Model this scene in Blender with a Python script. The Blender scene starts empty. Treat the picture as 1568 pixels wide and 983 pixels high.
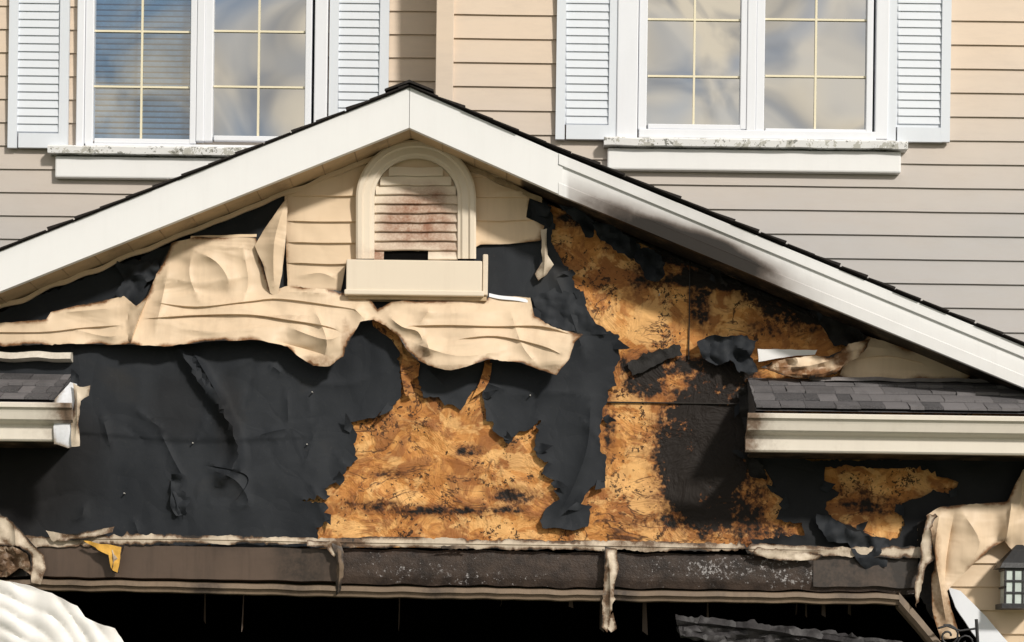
import bpy, math, random
import numpy as np
from mathutils import Vector, Matrix, noise
from mathutils.geometry import delaunay_2d_cdt
random.seed(4)
rng=np.random.RandomState(3)
S=bpy.context.scene
S.view_settings.view_transform='Standard'; S.view_settings.look='None'; S.view_settings.exposure=0
# ---------------------------------------------------------------- camera
F=3360.0; CD=12.0; CH=1.6; SH=588.0; ROLL=math.radians(0.75)
R_=(math.cos(ROLL),math.sin(ROLL)); U_=(-math.sin(ROLL),math.cos(ROLL))
cam=bpy.data.cameras.new("camera"); co=bpy.data.objects.new("camera",cam); S.collection.objects.link(co)
cam.sensor_width=36; cam.lens=36*F/1568; cam.shift_y=SH/1568; cam.clip_end=2000
M=Matrix(((R_[0],U_[0],0,0),(0,0,-1,-CD),(R_[1],U_[1],0,CH),(0,0,0,1)))
co.matrix_world=M; S.camera=co
def P(px,py,Y=0.0):
    """survey helper: measured facade point -> metres on the vertical plane y=Y"""
    D=Y+CD; a=(px-784)/F*D; b=((491.5-py)+SH)/F*D
    return Vector((a*R_[0]+b*U_[0], Y, CH+a*R_[1]+b*U_[1]))
# ---------------------------------------------------------------- hierarchy
def empty(name):
    e=bpy.data.objects.new(name,None); S.collection.objects.link(e); return e
house=empty("suburban_house")
def mkobj(name,vs,fs,mat,parent=house,smooth=False,attrs=None,solid=0,bevel=0):
    me=bpy.data.meshes.new(name); me.from_pydata([tuple(v) for v in vs],[],fs); me.update()
    if attrs:
        for k,vals in attrs.items():
            a=me.attributes.new(k,'FLOAT','POINT'); a.data.foreach_set('value',np.array(vals,dtype=np.float32))
    ob=bpy.data.objects.new(name,me); S.collection.objects.link(ob)
    mats=mat if isinstance(mat,list) else [mat]
    for m in mats: me.materials.append(m)
    if smooth: me.polygons.foreach_set('use_smooth',[True]*len(me.polygons))
    if parent is not None: ob.parent=parent
    if solid:
        md=ob.modifiers.new('s','SOLIDIFY'); md.thickness=solid; md.offset=0
    if smooth:
        md=ob.modifiers.new('e','EDGE_SPLIT'); md.split_angle=math.radians(42)
    if bevel:
        md=ob.modifiers.new('b','BEVEL'); md.width=bevel; md.segments=2; md.limit_method='ANGLE'
    return ob
# ---------------------------------------------------------------- materials
class NT:
    def __init__(s,name):
        s.m=bpy.data.materials.new(name); s.m.use_nodes=True; s.t=s.m.node_tree; s.n=s.t.nodes; s.l=s.t.links
        s.b=s.n['Principled BSDF']; s.tc=s.n.new('ShaderNodeTexCoord')
    def lk(s,a,b): s.l.new(a,b)
    def mapn(s,scale=(1,1,1),rot=(0,0,0)):
        m=s.n.new('ShaderNodeMapping'); m.inputs['Scale'].default_value=scale; m.inputs['Rotation'].default_value=rot
        s.lk(s.tc.outputs['Object'],m.inputs['Vector']); return m.outputs[0]
    def noise(s,sc,det=5,rough=.6,dist=0,vec=None):
        n=s.n.new('ShaderNodeTexNoise'); n.inputs['Scale'].default_value=sc; n.inputs['Detail'].default_value=min(det,3 if sc>20 else 4)
        n.inputs['Roughness'].default_value=rough; n.inputs['Distortion'].default_value=dist
        s.lk(vec if vec else s.tc.outputs['Object'],n.inputs['Vector']); return n.outputs['Fac']
    def voro(s,sc,vec=None,feat='F1',out='Color'):
        n=s.n.new('ShaderNodeTexVoronoi'); n.feature=feat; n.inputs['Scale'].default_value=sc
        s.lk(vec if vec else s.tc.outputs['Object'],n.inputs['Vector']); return n.outputs[out]
    def warped(s,sc=3,amt=.5,base=None,det=2):
        dv=s.n.new('ShaderNodeVectorMath'); dv.operation='ADD'; s.lk(base or s.tc.outputs['Object'],dv.inputs[0])
        nn=s.n.new('ShaderNodeTexNoise'); nn.inputs['Scale'].default_value=sc; nn.inputs['Detail'].default_value=det; s.lk(s.tc.outputs['Object'],nn.inputs['Vector'])
        q=s.n.new('ShaderNodeVectorMath'); q.operation='SCALE'; q.inputs['Scale'].default_value=amt; s.lk(nn.outputs['Color'],q.inputs[0]); s.lk(q.outputs[0],dv.inputs[1])
        return dv.outputs[0]
    def ramp(s,v,pts):
        r=s.n.new('ShaderNodeValToRGB'); e=r.color_ramp.elements
        while len(e)<len(pts): e.new(.5)
        for i,(p,c) in enumerate(pts):
            e[i].position=p; e[i].color=(c,c,c,1) if isinstance(c,(int,float)) else (*c,1)
        s.lk(v,r.inputs[0]); return r.outputs[0]
    def mix(s,f,a,b,mode='MIX'):
        m=s.n.new('ShaderNodeMix'); m.data_type='RGBA'; m.blend_type=mode
        for sock,v in ((m.inputs[0],f),(m.inputs[6],a),(m.inputs[7],b)):
            if isinstance(v,(int,float)): sock.default_value=v if sock is m.inputs[0] else (v,v,v,1)
            elif isinstance(v,tuple): sock.default_value=(*v,1)
            else: s.lk(v,sock)
        return m.outputs[2]
    def math(s,op,a,b=0,clamp=False):
        m=s.n.new('ShaderNodeMath'); m.operation=op; m.use_clamp=clamp
        for i,v in enumerate((a,b)):
            if isinstance(v,(int,float)): m.inputs[i].default_value=v
            else: s.lk(v,m.inputs[i])
        return m.outputs[0]
    def attr(s,name):
        a=s.n.new('ShaderNodeAttribute'); a.attribute_name=name; return a.outputs['Fac']
    def bump(s,h,strength=.3,dist=.01):
        b=s.n.new('ShaderNodeBump'); b.inputs['Strength'].default_value=strength; b.inputs['Distance'].default_value=dist
        s.lk(h,b.inputs['Height'])
        if s.b.inputs['Normal'].is_linked: s.lk(s.b.inputs['Normal'].links[0].from_socket,b.inputs['Normal'])
        s.lk(b.outputs[0],s.b.inputs['Normal'])
    def fin(s,col,rough=.6,spec=.3):
        if isinstance(col,tuple): s.b.inputs['Base Color'].default_value=(*col,1)
        else: s.lk(col,s.b.inputs['Base Color'])
        if isinstance(rough,(int,float)): s.b.inputs['Roughness'].default_value=rough
        else: s.lk(rough,s.b.inputs['Roughness'])
        s.b.inputs['Specular IOR Level'].default_value=spec
        return s.m
def charmask(t,lo=.45,hi=.7,sc=9,gain=1.0,na=2.2,nb=.9):
    c=t.attr('char'); n=t.noise(sc,5,.65)
    v=t.math('ADD',t.math('MULTIPLY',c,gain),t.math('MULTIPLY',t.math('SUBTRACT',n,.5),t.math('MULTIPLY',c,na)))
    n2=t.noise(sc*7,3,.6)
    v=t.math('ADD',v,t.math('MULTIPLY',t.math('SUBTRACT',n2,.5),t.math('MULTIPLY',c,nb)))
    return t.ramp(v,[(lo,0.),(hi,1.)]), v
def vinyl(name,base,stain=(.30,.17,.08),dirt=.25,rough=.5,sc=8,bumpS=.15,black=True,lo=.12,hi=.55,na=2.2,nb=.9,fold=0):
    t=NT(name)
    n=t.noise(3,4,.6)
    c=t.mix(t.ramp(n,[(.4,0.),(.75,dirt)]),base,tuple(x*.62 for x in base))
    v=t.mapn((14,14,1.2)); ns=t.noise(1,4,.7,vec=v)
    c=t.mix(t.ramp(ns,[(.5,0.),(.85,dirt*.9)]),c,stain)
    mk,raw=charmask(t,lo,hi,sc,na=na,nb=nb)
    c=t.mix(mk,c,stain)
    if black: c=t.mix(t.ramp(raw,[(.6,0.),(1.,1.)]),c,(.02,.016,.013))
    t.bump(t.noise(6,3,.5),bumpS,.02)
    if fold: 
        t.bump(t.voro(4.5,t.warped(2.5,.6),'SMOOTH_F1','Distance'),fold,.05)
        t.bump(t.noise(2.4,2,.5,.9,vec=t.mapn((1,1,2.6),(0,.1,0))),fold*1.5,.03)
    return t.fin(c,rough,.3)
M_vin=vinyl('melted_vinyl',(.745,.58,.41),stain=(.22,.11,.05),dirt=.26,bumpS=.12,fold=.45)
M_side=vinyl('vinyl_siding_tan',(.745,.575,.40),stain=(.3,.17,.08),dirt=.18,bumpS=.1,fold=.15)
M_white=vinyl('white_aluminium',(.82,.82,.82),stain=(.18,.15,.13),dirt=.06,rough=.4,bumpS=.03)
M_rakeR=vinyl('heat_stained_aluminium',(.82,.82,.82),stain=(.17,.135,.115),dirt=.10,rough=.32,bumpS=.05,lo=.0,hi=.85,na=.35,nb=.15,sc=4,black=True)
M_gut=vinyl('gutter_cream',(.78,.72,.63),stain=(.2,.14,.1),dirt=.12,rough=.4,bumpS=.03)
M_vent=vinyl('vent_plastic',(.78,.68,.55),stain=(.29,.145,.09),dirt=.08,sc=12,bumpS=.03,black=False,lo=.12,hi=1.,na=1.5)
M_sof=vinyl('soffit_vinyl',(.56,.41,.25),stain=(.12,.08,.05),dirt=.5)
M_melt=vinyl('melted_white_plastic',(.64,.54,.42),stain=(.14,.085,.05),dirt=.6,sc=20)
M_wpl=vinyl('white_plastic_cladding',(.80,.78,.75),dirt=.10)
M_shut=vinyl('shutter_paint',(.71,.75,.81),dirt=.06,bumpS=.02)
M_frame=vinyl('window_frame_white',(.80,.82,.87),stain=(.3,.25,.2),dirt=.06,rough=.35,bumpS=.02)
M_mun=vinyl('muntin_cream',(.82,.75,.56),dirt=.05,bumpS=.01)
M_brown=vinyl('scorched_header_metal',(.105,.074,.056),stain=(.03,.024,.02),dirt=.6,rough=.4)
M_lip=vinyl('scorched_trim',(.22,.16,.11),stain=(.06,.045,.035),dirt=.7,rough=.5)
def upper_wall_mat():
    t=NT('upper_siding_paint')
    sep=t.n.new('ShaderNodeSeparateXYZ'); t.lk(t.tc.outputs['Object'],sep.inputs[0])
    n=t.noise(.9,4,.5)
    zz=t.math('ADD',sep.outputs[2],t.math('MULTIPLY',n,.8))
    c=t.mix(t.ramp(t.math('MULTIPLY',t.math('SUBTRACT',zz,4.75),.9,),[(.0,0.),(1.,1.)]),(.465,.445,.435),(.71,.58,.46))  # siding greys downward; shading and grey roof reflection are put into the colour
    c=t.mix(t.ramp(t.noise(5,6,.7,vec=t.mapn((1,1,5))),[(.45,0.),(.8,.2)]),c,(.42,.35,.29))
    t.bump(t.noise(30,3,.5,vec=t.mapn((1,1,8))),.08,.003); t.bump(t.noise(1.6,3,.5),.25,.03)
    return t.fin(c,.5,.3)
M_up=upper_wall_mat()
def osb():
    t=NT('osb_sheathing')
    sA=t.n.new('ShaderNodeSeparateColor'); t.lk(t.voro(1,t.warped(4,1.1,t.mapn((9,9,15),(0,.5,0)),3)),sA.inputs[0]); f1=sA.outputs[0]
    sB=t.n.new('ShaderNodeSeparateColor'); t.lk(t.voro(1,t.warped(7,1.2,t.mapn((22,22,30),(0,-.6,0)),3)),sB.inputs[0]); f2=sB.outputs[0]
    f=t.math('ADD',t.math('MULTIPLY',f1,.35),t.math('MULTIPLY',f2,.25))
    f=t.math('ADD',f,t.math('MULTIPLY',t.noise(12,4,.65),.4))
    c=t.ramp(f,[(.25,(.40,.155,.038)),(.5,(.56,.25,.070)),(.72,(.71,.37,.125))])
    big=t.noise(4.6,5,.72,.8)
    c=t.mix(t.ramp(big,[(.48,0.),(.57,.75)]),c,(.26,.095,.030))
    c=t.mix(t.ramp(t.noise(4.3,4,.65,.5,vec=t.mapn((1,1,1.2),(0,.8,.3))),[(.53,0.),(.58,.6)]),c,(.84,.50,.20))
    sp=t.noise(44,4,.8); zone=t.ramp(t.noise(5.5,5,.75,1.),[(.50,0.),(.60,1.)])
    sv=t.math('ADD',sp,t.math('MULTIPLY',zone,.15))
    sv=t.math('ADD',sv,t.math('MULTIPLY',t.attr('char'),.12))
    c=t.mix(t.ramp(sv,[(.65,0.),(.69,.95)]),c,(.04,.020,.010))
    st=t.noise(2.4,4,.6,1.0,vec=t.mapn((1,1,2.2),(0,.25,0)))
    ridge=t.math('ABSOLUTE',t.math('SUBTRACT',st,.5))
    gate=t.ramp(t.noise(2.2,3,.5),[(.46,0.),(.56,1.)])
    rd=t.math('MULTIPLY',t.ramp(ridge,[(.003,.95),(.017,0.)]),gate)
    c=t.mix(rd,c,(.08,.034,.016))
    mk,raw=charmask(t,.36,.54,5,na=3.2,nb=1.8)
    br=t.ramp(raw,[(.12,0.),(.48,.88)])
    c=t.mix(br,c,(.17,.060,.020)); 
    c=t.mix(mk,c,(.014,.010,.008))
    t.bump(f2,.15,.003); t.bump(big,.8,.035); t.bump(t.noise(14,4,.6),.4,.01); t.bump(sp,.2,.003)
    return t.fin(c,.7,.25)
M_osb=osb()
def felt():
    t=NT('tar_paper')
    n=t.noise(2.2,5,.6,.4)
    c=t.ramp(n,[(.35,(.0155,.018,.0225)),(.6,(.023,.026,.031)),(.8,(.036,.035,.035))])
    c=t.mix(t.ramp(t.noise(60,5,.7),[(.62,0.),(.8,.3)]),c,(.08,.07,.062))
    c=t.mix(t.ramp(t.attr('char'),[(.1,0.),(.9,.9)]),c,(.009,.008,.008))
    t.bump(t.voro(3.4,t.warped(2.2,.8),'DISTANCE_TO_EDGE','Distance'),.28,.035)
    t.bump(t.voro(9,t.warped(4,.35),'DISTANCE_TO_EDGE','Distance'),.16,.010)
    t.bump(t.noise(90,3,.6),.2,.0015)
    return t.fin(c,.72,.24)
M_felt=felt()
def simple(name,c,rough=.7,spec=.3,nsc=20,amp=.35,bump=.3,metal=0):
    t=NT(name)
    col=t.mix(t.ramp(t.noise(nsc,5,.65),[(.35,0.),(.75,1.)]),c,tuple(x*(1-amp) for x in c))
    t.bump(t.noise(nsc*3,4,.6),bump,.004); t.b.inputs['Metallic'].default_value=metal
    return t.fin(col,rough,spec)
M_coal=simple('charred_wood',(.014,.012,.011),.75,.4,14,.5,1)
M_void=simple('soot_black',(.005,.0045,.0045),.95,.05)  # near-black colour stands in for unlit depth in garage and vent gap
M_iron=simple('black_iron',(.02,.02,.022),.45,.5)
M_blind=simple('blind_slats',(.34,.60,.80),.5)
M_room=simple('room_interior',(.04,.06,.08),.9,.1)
M_nail=simple('nail_head',(.5,.48,.45),.4)
M_conc=simple('driveway_concrete',(.32,.31,.29),.9,.2,3)
M_grass=simple('lawn_green',(.06,.09,.03),.95,.1,2)
def shing():
    t=NT('asphalt_shingles')
    c=t.ramp(t.attr('tone'),[(0.,(.055,.053,.057)),(1.,(.17,.16,.165))])
    c=t.mix(t.ramp(t.noise(220,3,.7),[(.45,0.),(.7,.6)]),c,(.22,.21,.21))
    c=t.mix(t.ramp(t.noise(5,5,.6),[(.5,0.),(.8,.5)]),c,(.03,.028,.028))
    t.bump(t.noise(260,3,.6),.5,.004)
    return t.fin(c,.9,.2)
M_shin=shing()
M_shinE=simple('shingle_edge',(.035,.030,.028),.9,.15,40,.5)
def hdr():
    t=NT('blistered_char')
    c=t.ramp(t.noise(9,5,.6),[(.35,(.016,.011,.009)),(.7,(.060,.041,.031))])
    v=t.noise(45,4,.85); z=t.math('MULTIPLY',t.attr('tone'),.15)
    v=t.math('ADD',v,t.math('MULTIPLY',t.math('SUBTRACT',t.noise(8,3,.6),.5),.35))
    c=t.mix(t.ramp(t.math('ADD',v,z),[(.69,0.),(.79,.8)]),c,(.46,.44,.44))
    t.bump(t.noise(70,4,.75),.6,.006)
    return t.fin(c,.5,.3)
M_hdr=hdr()
def peel():
    t=NT('peeling_sill_paint')
    n=t.noise(10,5,.75,.4)
    c=t.mix(t.ramp(n,[(.53,0.),(.56,.8)]),(.78,.78,.78),(.42,.41,.36))
    c=t.mix(t.ramp(t.noise(15,4,.75),[(.58,0.),(.62,.8)]),c,(.12,.12,.10))
    t.bump(n,.4,.005); return t.fin(c,.7,.2)
M_peel=peel()
def glass(name,fac):
    m=bpy.data.materials.new(name); m.use_nodes=True; n=m.node_tree.nodes; l=m.node_tree.links
    n.remove(n['Principled BSDF']); out=n['Material Output']
    g=n.new('ShaderNodeBsdfGlossy'); g.inputs['Roughness'].default_value=.02; g.inputs['Color'].default_value=(.96,.96,.95,1)
    tr=n.new('ShaderNodeBsdfTransparent'); tr.inputs['Color'].default_value=(.75,.85,.95,1)
    mx=n.new('ShaderNodeMixShader'); mx.inputs[0].default_value=fac
    tc=n.new('ShaderNodeTexCoord'); nz=n.new('ShaderNodeTexNoise'); nz.inputs['Scale'].default_value=1.3; nz.inputs['Detail'].default_value=0
    bp=n.new('ShaderNodeBump'); bp.inputs['Strength'].default_value=.22; bp.inputs['Distance'].default_value=.05
    l.new(tc.outputs['Object'],nz.inputs['Vector']); l.new(nz.outputs['Fac'],bp.inputs['Height']); l.new(bp.outputs[0],g.inputs['Normal'])
    l.new(tr.outputs[0],mx.inputs[1]); l.new(g.outputs[0],mx.inputs[2]); l.new(mx.outputs[0],out.inputs[0])
    return m
M_glass=glass('window_glass',.62); M_glassB=glass('clear_window_glass',.34)
# ---------------------------------------------------------------- mesh helpers
def box_v(x0,x1,y0,y1,z0,z1):
    return [(x0,y0,z0),(x1,y0,z0),(x1,y1,z0),(x0,y1,z0),(x0,y0,z1),(x1,y0,z1),(x1,y1,z1),(x0,y1,z1)]
BF=[(0,3,2,1),(4,5,6,7),(0,1,5,4),(1,2,6,5),(2,3,7,6),(3,0,4,7)]
class MB:
    def __init__(s): s.v=[]; s.f=[]; s.a={'char':[], 'tone':[]}
    def add(s,v,f,char=None,tone=None):
        o=len(s.v); s.v+= [tuple(q) for q in v]; s.f+=[tuple(i+o for i in q) for q in f]
        s.a['char']+= char if char is not None else [0.]*len(v)
        s.a['tone']+= tone if isinstance(tone,list) else [tone or 0.]*len(v)
    def box(s,x0,x1,y0,y1,z0,z1,char=0.,tone=0.): s.add(box_v(x0,x1,y0,y1,z0,z1),BF,[char]*8,tone)
    def pbox(s,x0,y0,x1,y1,Yf,Yb,char=0.,tone=0.):
        c=P((x0+x1)/2,(y0+y1)/2,Yf); k=(Yf+CD)/F; w=(x1-x0)*k/2; h=(y1-y0)*k/2
        s.box(c.x-w,c.x+w,Yf,Yb,c.z-h,c.z+h,char,tone)
    def obj(s,name,mat,**k): return mkobj(name,s.v,s.f,mat,attrs=s.a,**k)
def fb(x,y,sc,seed=0.):
    return noise.noise(Vector((x/sc,y/sc,seed)))
def blob(lst):
    def f(x,y):
        v=0.
        for cx,cy,rx,ry,s in lst:
            d=((x-cx)/rx)**2+((y-cy)/ry)**2
            if d<6: v=max(v,s*math.exp(-d*d*.5))
        return v
    return f
def rail(name,pts,prof,Yref,mat,charf=None,step=10,wob=0.,seed=0.,**k):
    """extrude a metric cross-section (dz,Y) along a measured line"""
    path=[]
    for a,b in zip(pts[:-1],pts[1:]):
        n=max(1,int(math.hypot(b[0]-a[0],b[1]-a[1])/step))
        for i in range(n): path.append((a[0]+(b[0]-a[0])*i/n,a[1]+(b[1]-a[1])*i/n))
    path.append(pts[-1]); m=MB(); n=len(prof); v=[];ch=[];tn=[]
    for (x,y) in path:
        b=P(x,y+wob*fb(x,0,40,seed),Yref)
        for dz,Y in prof:
            v.append((b.x,Y,b.z+dz)); ch.append(charf(x,y-dz*290) if charf else 0.); tn.append(.5+.5*fb(x,y,60,9))
    f=[]
    for i in range(len(path)-1):
        for j in range(n):
            a=i*n+j; c=i*n+(j+1)%n; f.append((a,c,c+n,a+n))
    f.append(tuple(range(n))[::-1]); f.append(tuple((len(path)-1)*n+j for j in range(n)))
    m.add(v,f,ch,tn); return m.obj(name,mat,**k)
def segd(X,Y,pts):
    best=np.full(len(X),1e9); side=np.zeros(len(X)); par=np.zeros(len(X)); L=[0]
    for a,b in zip(pts[:-1],pts[1:]): L.append(L[-1]+math.hypot(b[0]-a[0],b[1]-a[1]))
    for i,(a,b) in enumerate(zip(pts[:-1],pts[1:])):
        dx,dy=b[0]-a[0],b[1]-a[1]; l2=dx*dx+dy*dy+1e-9
        t=np.clip(((X-a[0])*dx+(Y-a[1])*dy)/l2,0,1)
        d=np.hypot(X-a[0]-t*dx,Y-a[1]-t*dy); c=dx*(Y-a[1])-dy*(X-a[0])
        w=d<best; best=np.where(w,d,best); side=np.where(w,c,side); par=np.where(w,(L[i]+t*math.sqrt(l2))/L[-1],par)
    return best,side,par
def inpoly(X,Y,poly):
    r=np.zeros(len(X),bool); n=len(poly)
    for i in range(n):
        x1,y1=poly[i]; x2,y2=poly[(i+1)%n]
        if y1==y2: continue
        c=((y1>Y)!=(y2>Y))&(X<(x2-x1)*(Y-y1)/(y2-y1)+x1); r^=c
    return r
def ragged(poly,rag,seg,seed,jag):
    out=[]; n=len(poly); rr=random.Random(int(seed*13)); i_=0
    for i in range(n):
        a=poly[i]; b=poly[(i+1)%n]; L=math.hypot(b[0]-a[0],b[1]-a[1]); k=max(1,int(L/seg))
        nx,ny=(b[1]-a[1])/(L+1e-9),-(b[0]-a[0])/(L+1e-9)
        for j in range(k):
            x=a[0]+(b[0]-a[0])*j/k; y=a[1]+(b[1]-a[1])*j/k
            g=max(0,.5+1.5*fb(x,y,45,seed+2))
            d=rag*(1.4*fb(x,y,22,seed)+.6*fb(x,y,7,seed+5)+jag*g*rr.uniform(-1,1)*(2.2 if rr.random()<.18 else .7))
            out.append((x+nx*d,y+ny*d))
    return out
def smoothline(pts,n=5):
    if len(pts)<3: return pts
    q=[pts[0]]+list(pts)+[pts[-1]]; out=[]
    for i in range(1,len(q)-2):
        p0,p1,p2,p3=q[i-1],q[i],q[i+1],q[i+2]
        for j in range(n):
            t=j/n; out.append(tuple(.5*((2*p1[k])+(-p0[k]+p2[k])*t+(2*p0[k]-5*p1[k]+4*p2[k]-p3[k])*t*t+(-p0[k]+3*p1[k]-3*p2[k]+p3[k])*t**3) for k in (0,1)))
    out.append(pts[-1]); return out
cnt=[0]
def sheet(name,outline,Y0,mat,spacing=8,rag=2.,seg=5,holes=(),curl=0.,curlw=10,puff=0.,puffw=12,nz=(),creases=(),charf=None,edge=0.,edgew=6,thick=.0012,func=None,parent=house,seed=None,floor=None,jag=.25):
    cnt[0]+=1; sd=cnt[0]*7.3 if seed is None else seed
    creases=[(smoothline(c[0]),)+tuple(c[1:]) for c in creases]
    loops=[ragged(outline,rag,seg,sd,jag)]+[ragged(h,rag,seg,sd+1,jag) for h in holes]
    V=[];E=[]
    for lp in loops:
        o=len(V); V+=lp; E+=[(o+i,o+(i+1)%len(lp)) for i in range(len(lp))]
    def inside(X,Y):
        r=inpoly(X,Y,loops[0])
        for h in loops[1:]: r&=~inpoly(X,Y,h)
        return r
    def od(X,Y):
        d=np.full(len(X),1e9)
        for lp in loops: d=np.minimum(d,segd(X,Y,lp+[lp[0]])[0])
        return d
    xs=[p[0] for p in loops[0]]; ys=[p[1] for p in loops[0]]
    gx,gy=np.meshgrid(np.arange(min(xs),max(xs),spacing),np.arange(min(ys),max(ys),spacing))
    gx=gx.ravel()+rng.uniform(-.2,.2,gx.size)*spacing; gy=gy.ravel()+rng.uniform(-.2,.2,gy.size)*spacing
    k=inside(gx,gy); gx=gx[k];gy=gy[k]
    k=od(gx,gy)>1.5
    for c in creases:
        if c[3]=='s': k&=segd(gx,gy,c[0])[0]>3.
    gx=gx[k];gy=gy[k]
    V+= [(float(a),float(b)) for a,b in zip(gx,gy)]
    for c in creases:
        if c[3] not in 'sk': continue
        for s_ in ((-.8,.8) if c[3]=='s' else (0,)):
            pl=[]
            for a,b in zip(c[0][:-1],c[0][1:]):
                L=math.hypot(b[0]-a[0],b[1]-a[1])+1e-9; kk=max(1,int(L/5)); nx,ny=-(b[1]-a[1])/L,(b[0]-a[0])/L
                for j in range(kk): pl.append((a[0]+(b[0]-a[0])*j/kk+nx*s_,a[1]+(b[1]-a[1])*j/kk+ny*s_))
            if len(pl)<2: continue
            ins=inside(np.array([p[0] for p in pl]),np.array([p[1] for p in pl]))
            prev=None
            for p,i_ in zip(pl,ins):
                if i_:
                    V.append(p); 
                    if prev is not None: E.append((prev,len(V)-1))
                    prev=len(V)-1
                else: prev=None
    vo,eo,fo,_,_,_=delaunay_2d_cdt([Vector(v) for v in V],E,[],0,1e-4)
    X=np.array([v[0] for v in vo]); Y=np.array([v[1] for v in vo])
    fa=np.array([tuple(f) for f in fo if len(f)==3])
    cx=X[fa].mean(1); cy=Y[fa].mean(1); fa=fa[inside(cx,cy)]
    d=od(X,Y); h=np.zeros(len(X))
    for sc,amp in nz:
        sx=sc if isinstance(sc,(int,float)) else sc[0]; sy=sc if isinstance(sc,(int,float)) else sc[1]
        h+=amp*np.array([noise.noise(Vector((a/sx,b/sy,sd+sx))) for a,b in zip(X,Y)])
    if curl:
        h+=curl*np.exp(-d/curlw)*np.array([max(0,.5+1.2*fb(a,b,35,sd+3)) for a,b in zip(X,Y)])
    if puff: h+=puff*np.sqrt(np.clip(d/puffw,0,1))
    for pts,w,H,kind in creases:
        dd,s,t=segd(X,Y,pts); fade=np.clip(np.minimum(t,1-t)*6,0,1)
        if kind=='r': h+=H*np.exp(-(dd/w)**2)
        elif kind=='k': h+=H*np.exp(-(dd/w))*np.clip(np.minimum(t,1-t)*4,0,1)
        else: h+=H*np.where(s<=0,np.exp(-dd/w),0)*fade
    if func: h+=np.array([func(a,b) for a,b in zip(X,Y)])
    if floor is not None: h=np.maximum(h,floor)
    vs=[P(a,b,Y0-hh) for a,b,hh in zip(X,Y,h)]
    ch=np.array([charf(a,b) for a,b in zip(X,Y)]) if charf else np.zeros(len(X))
    if edge: ch=np.maximum(ch,edge*np.exp(-d/edgew)*np.array([max(0,.6+1.3*fb(a,b,30,sd+8)) for a,b in zip(X,Y)]))
    fl=[tuple(int(i) for i in f) for f in fa]
    return mkobj(name,vs,fl,mat,smooth=True,attrs={'char':ch,'tone':ch},solid=thick,parent=parent)
# ================================================================= UPPER HOUSE WALL
YR=0.90; YL=1.25
def siding_wall(name,x0,x1,z0,z1,Y,zphase,pitch,openings,mat):
    zs={z0,z1}; k=math.ceil((z0-zphase)/pitch)
    while zphase+k*pitch<z1: zs.add(zphase+k*pitch); k+=1
    for o in openings: zs|={o[2],o[3]}
    zs=sorted(zs); m=MB()
    for a,b in zip(zs[:-1],zs[1:]):
        if b-a<1e-5: continue
        mid=(a+b)/2; base=zphase+math.floor((mid-zphase)/pitch)*pitch
        ya=Y-.012*(1-(a-base)/pitch); yb=Y-.012*(1-(b-base)/pitch)
        iv=[(x0,x1)]
        for o in openings:
            if o[2]-1e-6<=a and b<=o[3]+1e-6:
                iv=[q for (p,r) in iv for q in ((p,min(r,o[0])),(max(p,o[1]),r)) if q[1]-q[0]>1e-4]
        for p,r in iv:
            n=max(1,int((r-p)/.12))
            for i in range(n):
                xa=p+(r-p)*i/n; xb=p+(r-p)*(i+1)/n
                wa=.0026*noise.noise(Vector((xa*2.2,a*1.5,Y*9))); wb=.0026*noise.noise(Vector((xb*2.2,a*1.5,Y*9)))
                m.add([(xa,ya,a+wa),(xb,ya,a+wb),(xb,yb,b),(xa,yb,b)],[(0,1,2,3)])
                if abs(a-base)<1e-5: m.add([(xa,Y+.002,a+.001),(xb,Y+.002,a+.001),(xb,ya,a+wb),(xa,ya,a+wa)],[(0,1,2,3)])
    return m.obj(name,mat)
def win_rect(x0,y0,x1,y1,Y):
    c=P((x0+x1)/2,(y0+y1)/2,Y); k=(Y+CD)/F; return (c.x-(x1-x0)*k/2,c.x+(x1-x0)*k/2,c.z-(y1-y0)*k/2,c.z+(y1-y0)*k/2)
kR=(YR+CD)/F; kL=(YL+CD)/F
pitR=36.6*kR; xc=P(668,60,YR).x
oR=win_rect(958,-150,1352,206,YR); oL=win_rect(126,-150,494,216,YL)
zb=2.7; zt=7.0
siding_wall('upper_siding',xc+.02,4.6,zb,zt,YR,P(1300,323,YR).z,pitR,[oR],M_up)
siding_wall('upper_siding_recessed',-4.6,xc+.02,zb,zt,YL,P(50,295,YL).z,pitR,[oL],M_up)
m=MB()
m.box(xc,xc+27*kR,YR-.03,YR+.0,zb,zt); m.box(xc,xc+.02,YR+.0,YL+.02,zb,zt)
m.obj('corner_post',M_up,bevel=.004)
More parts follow.
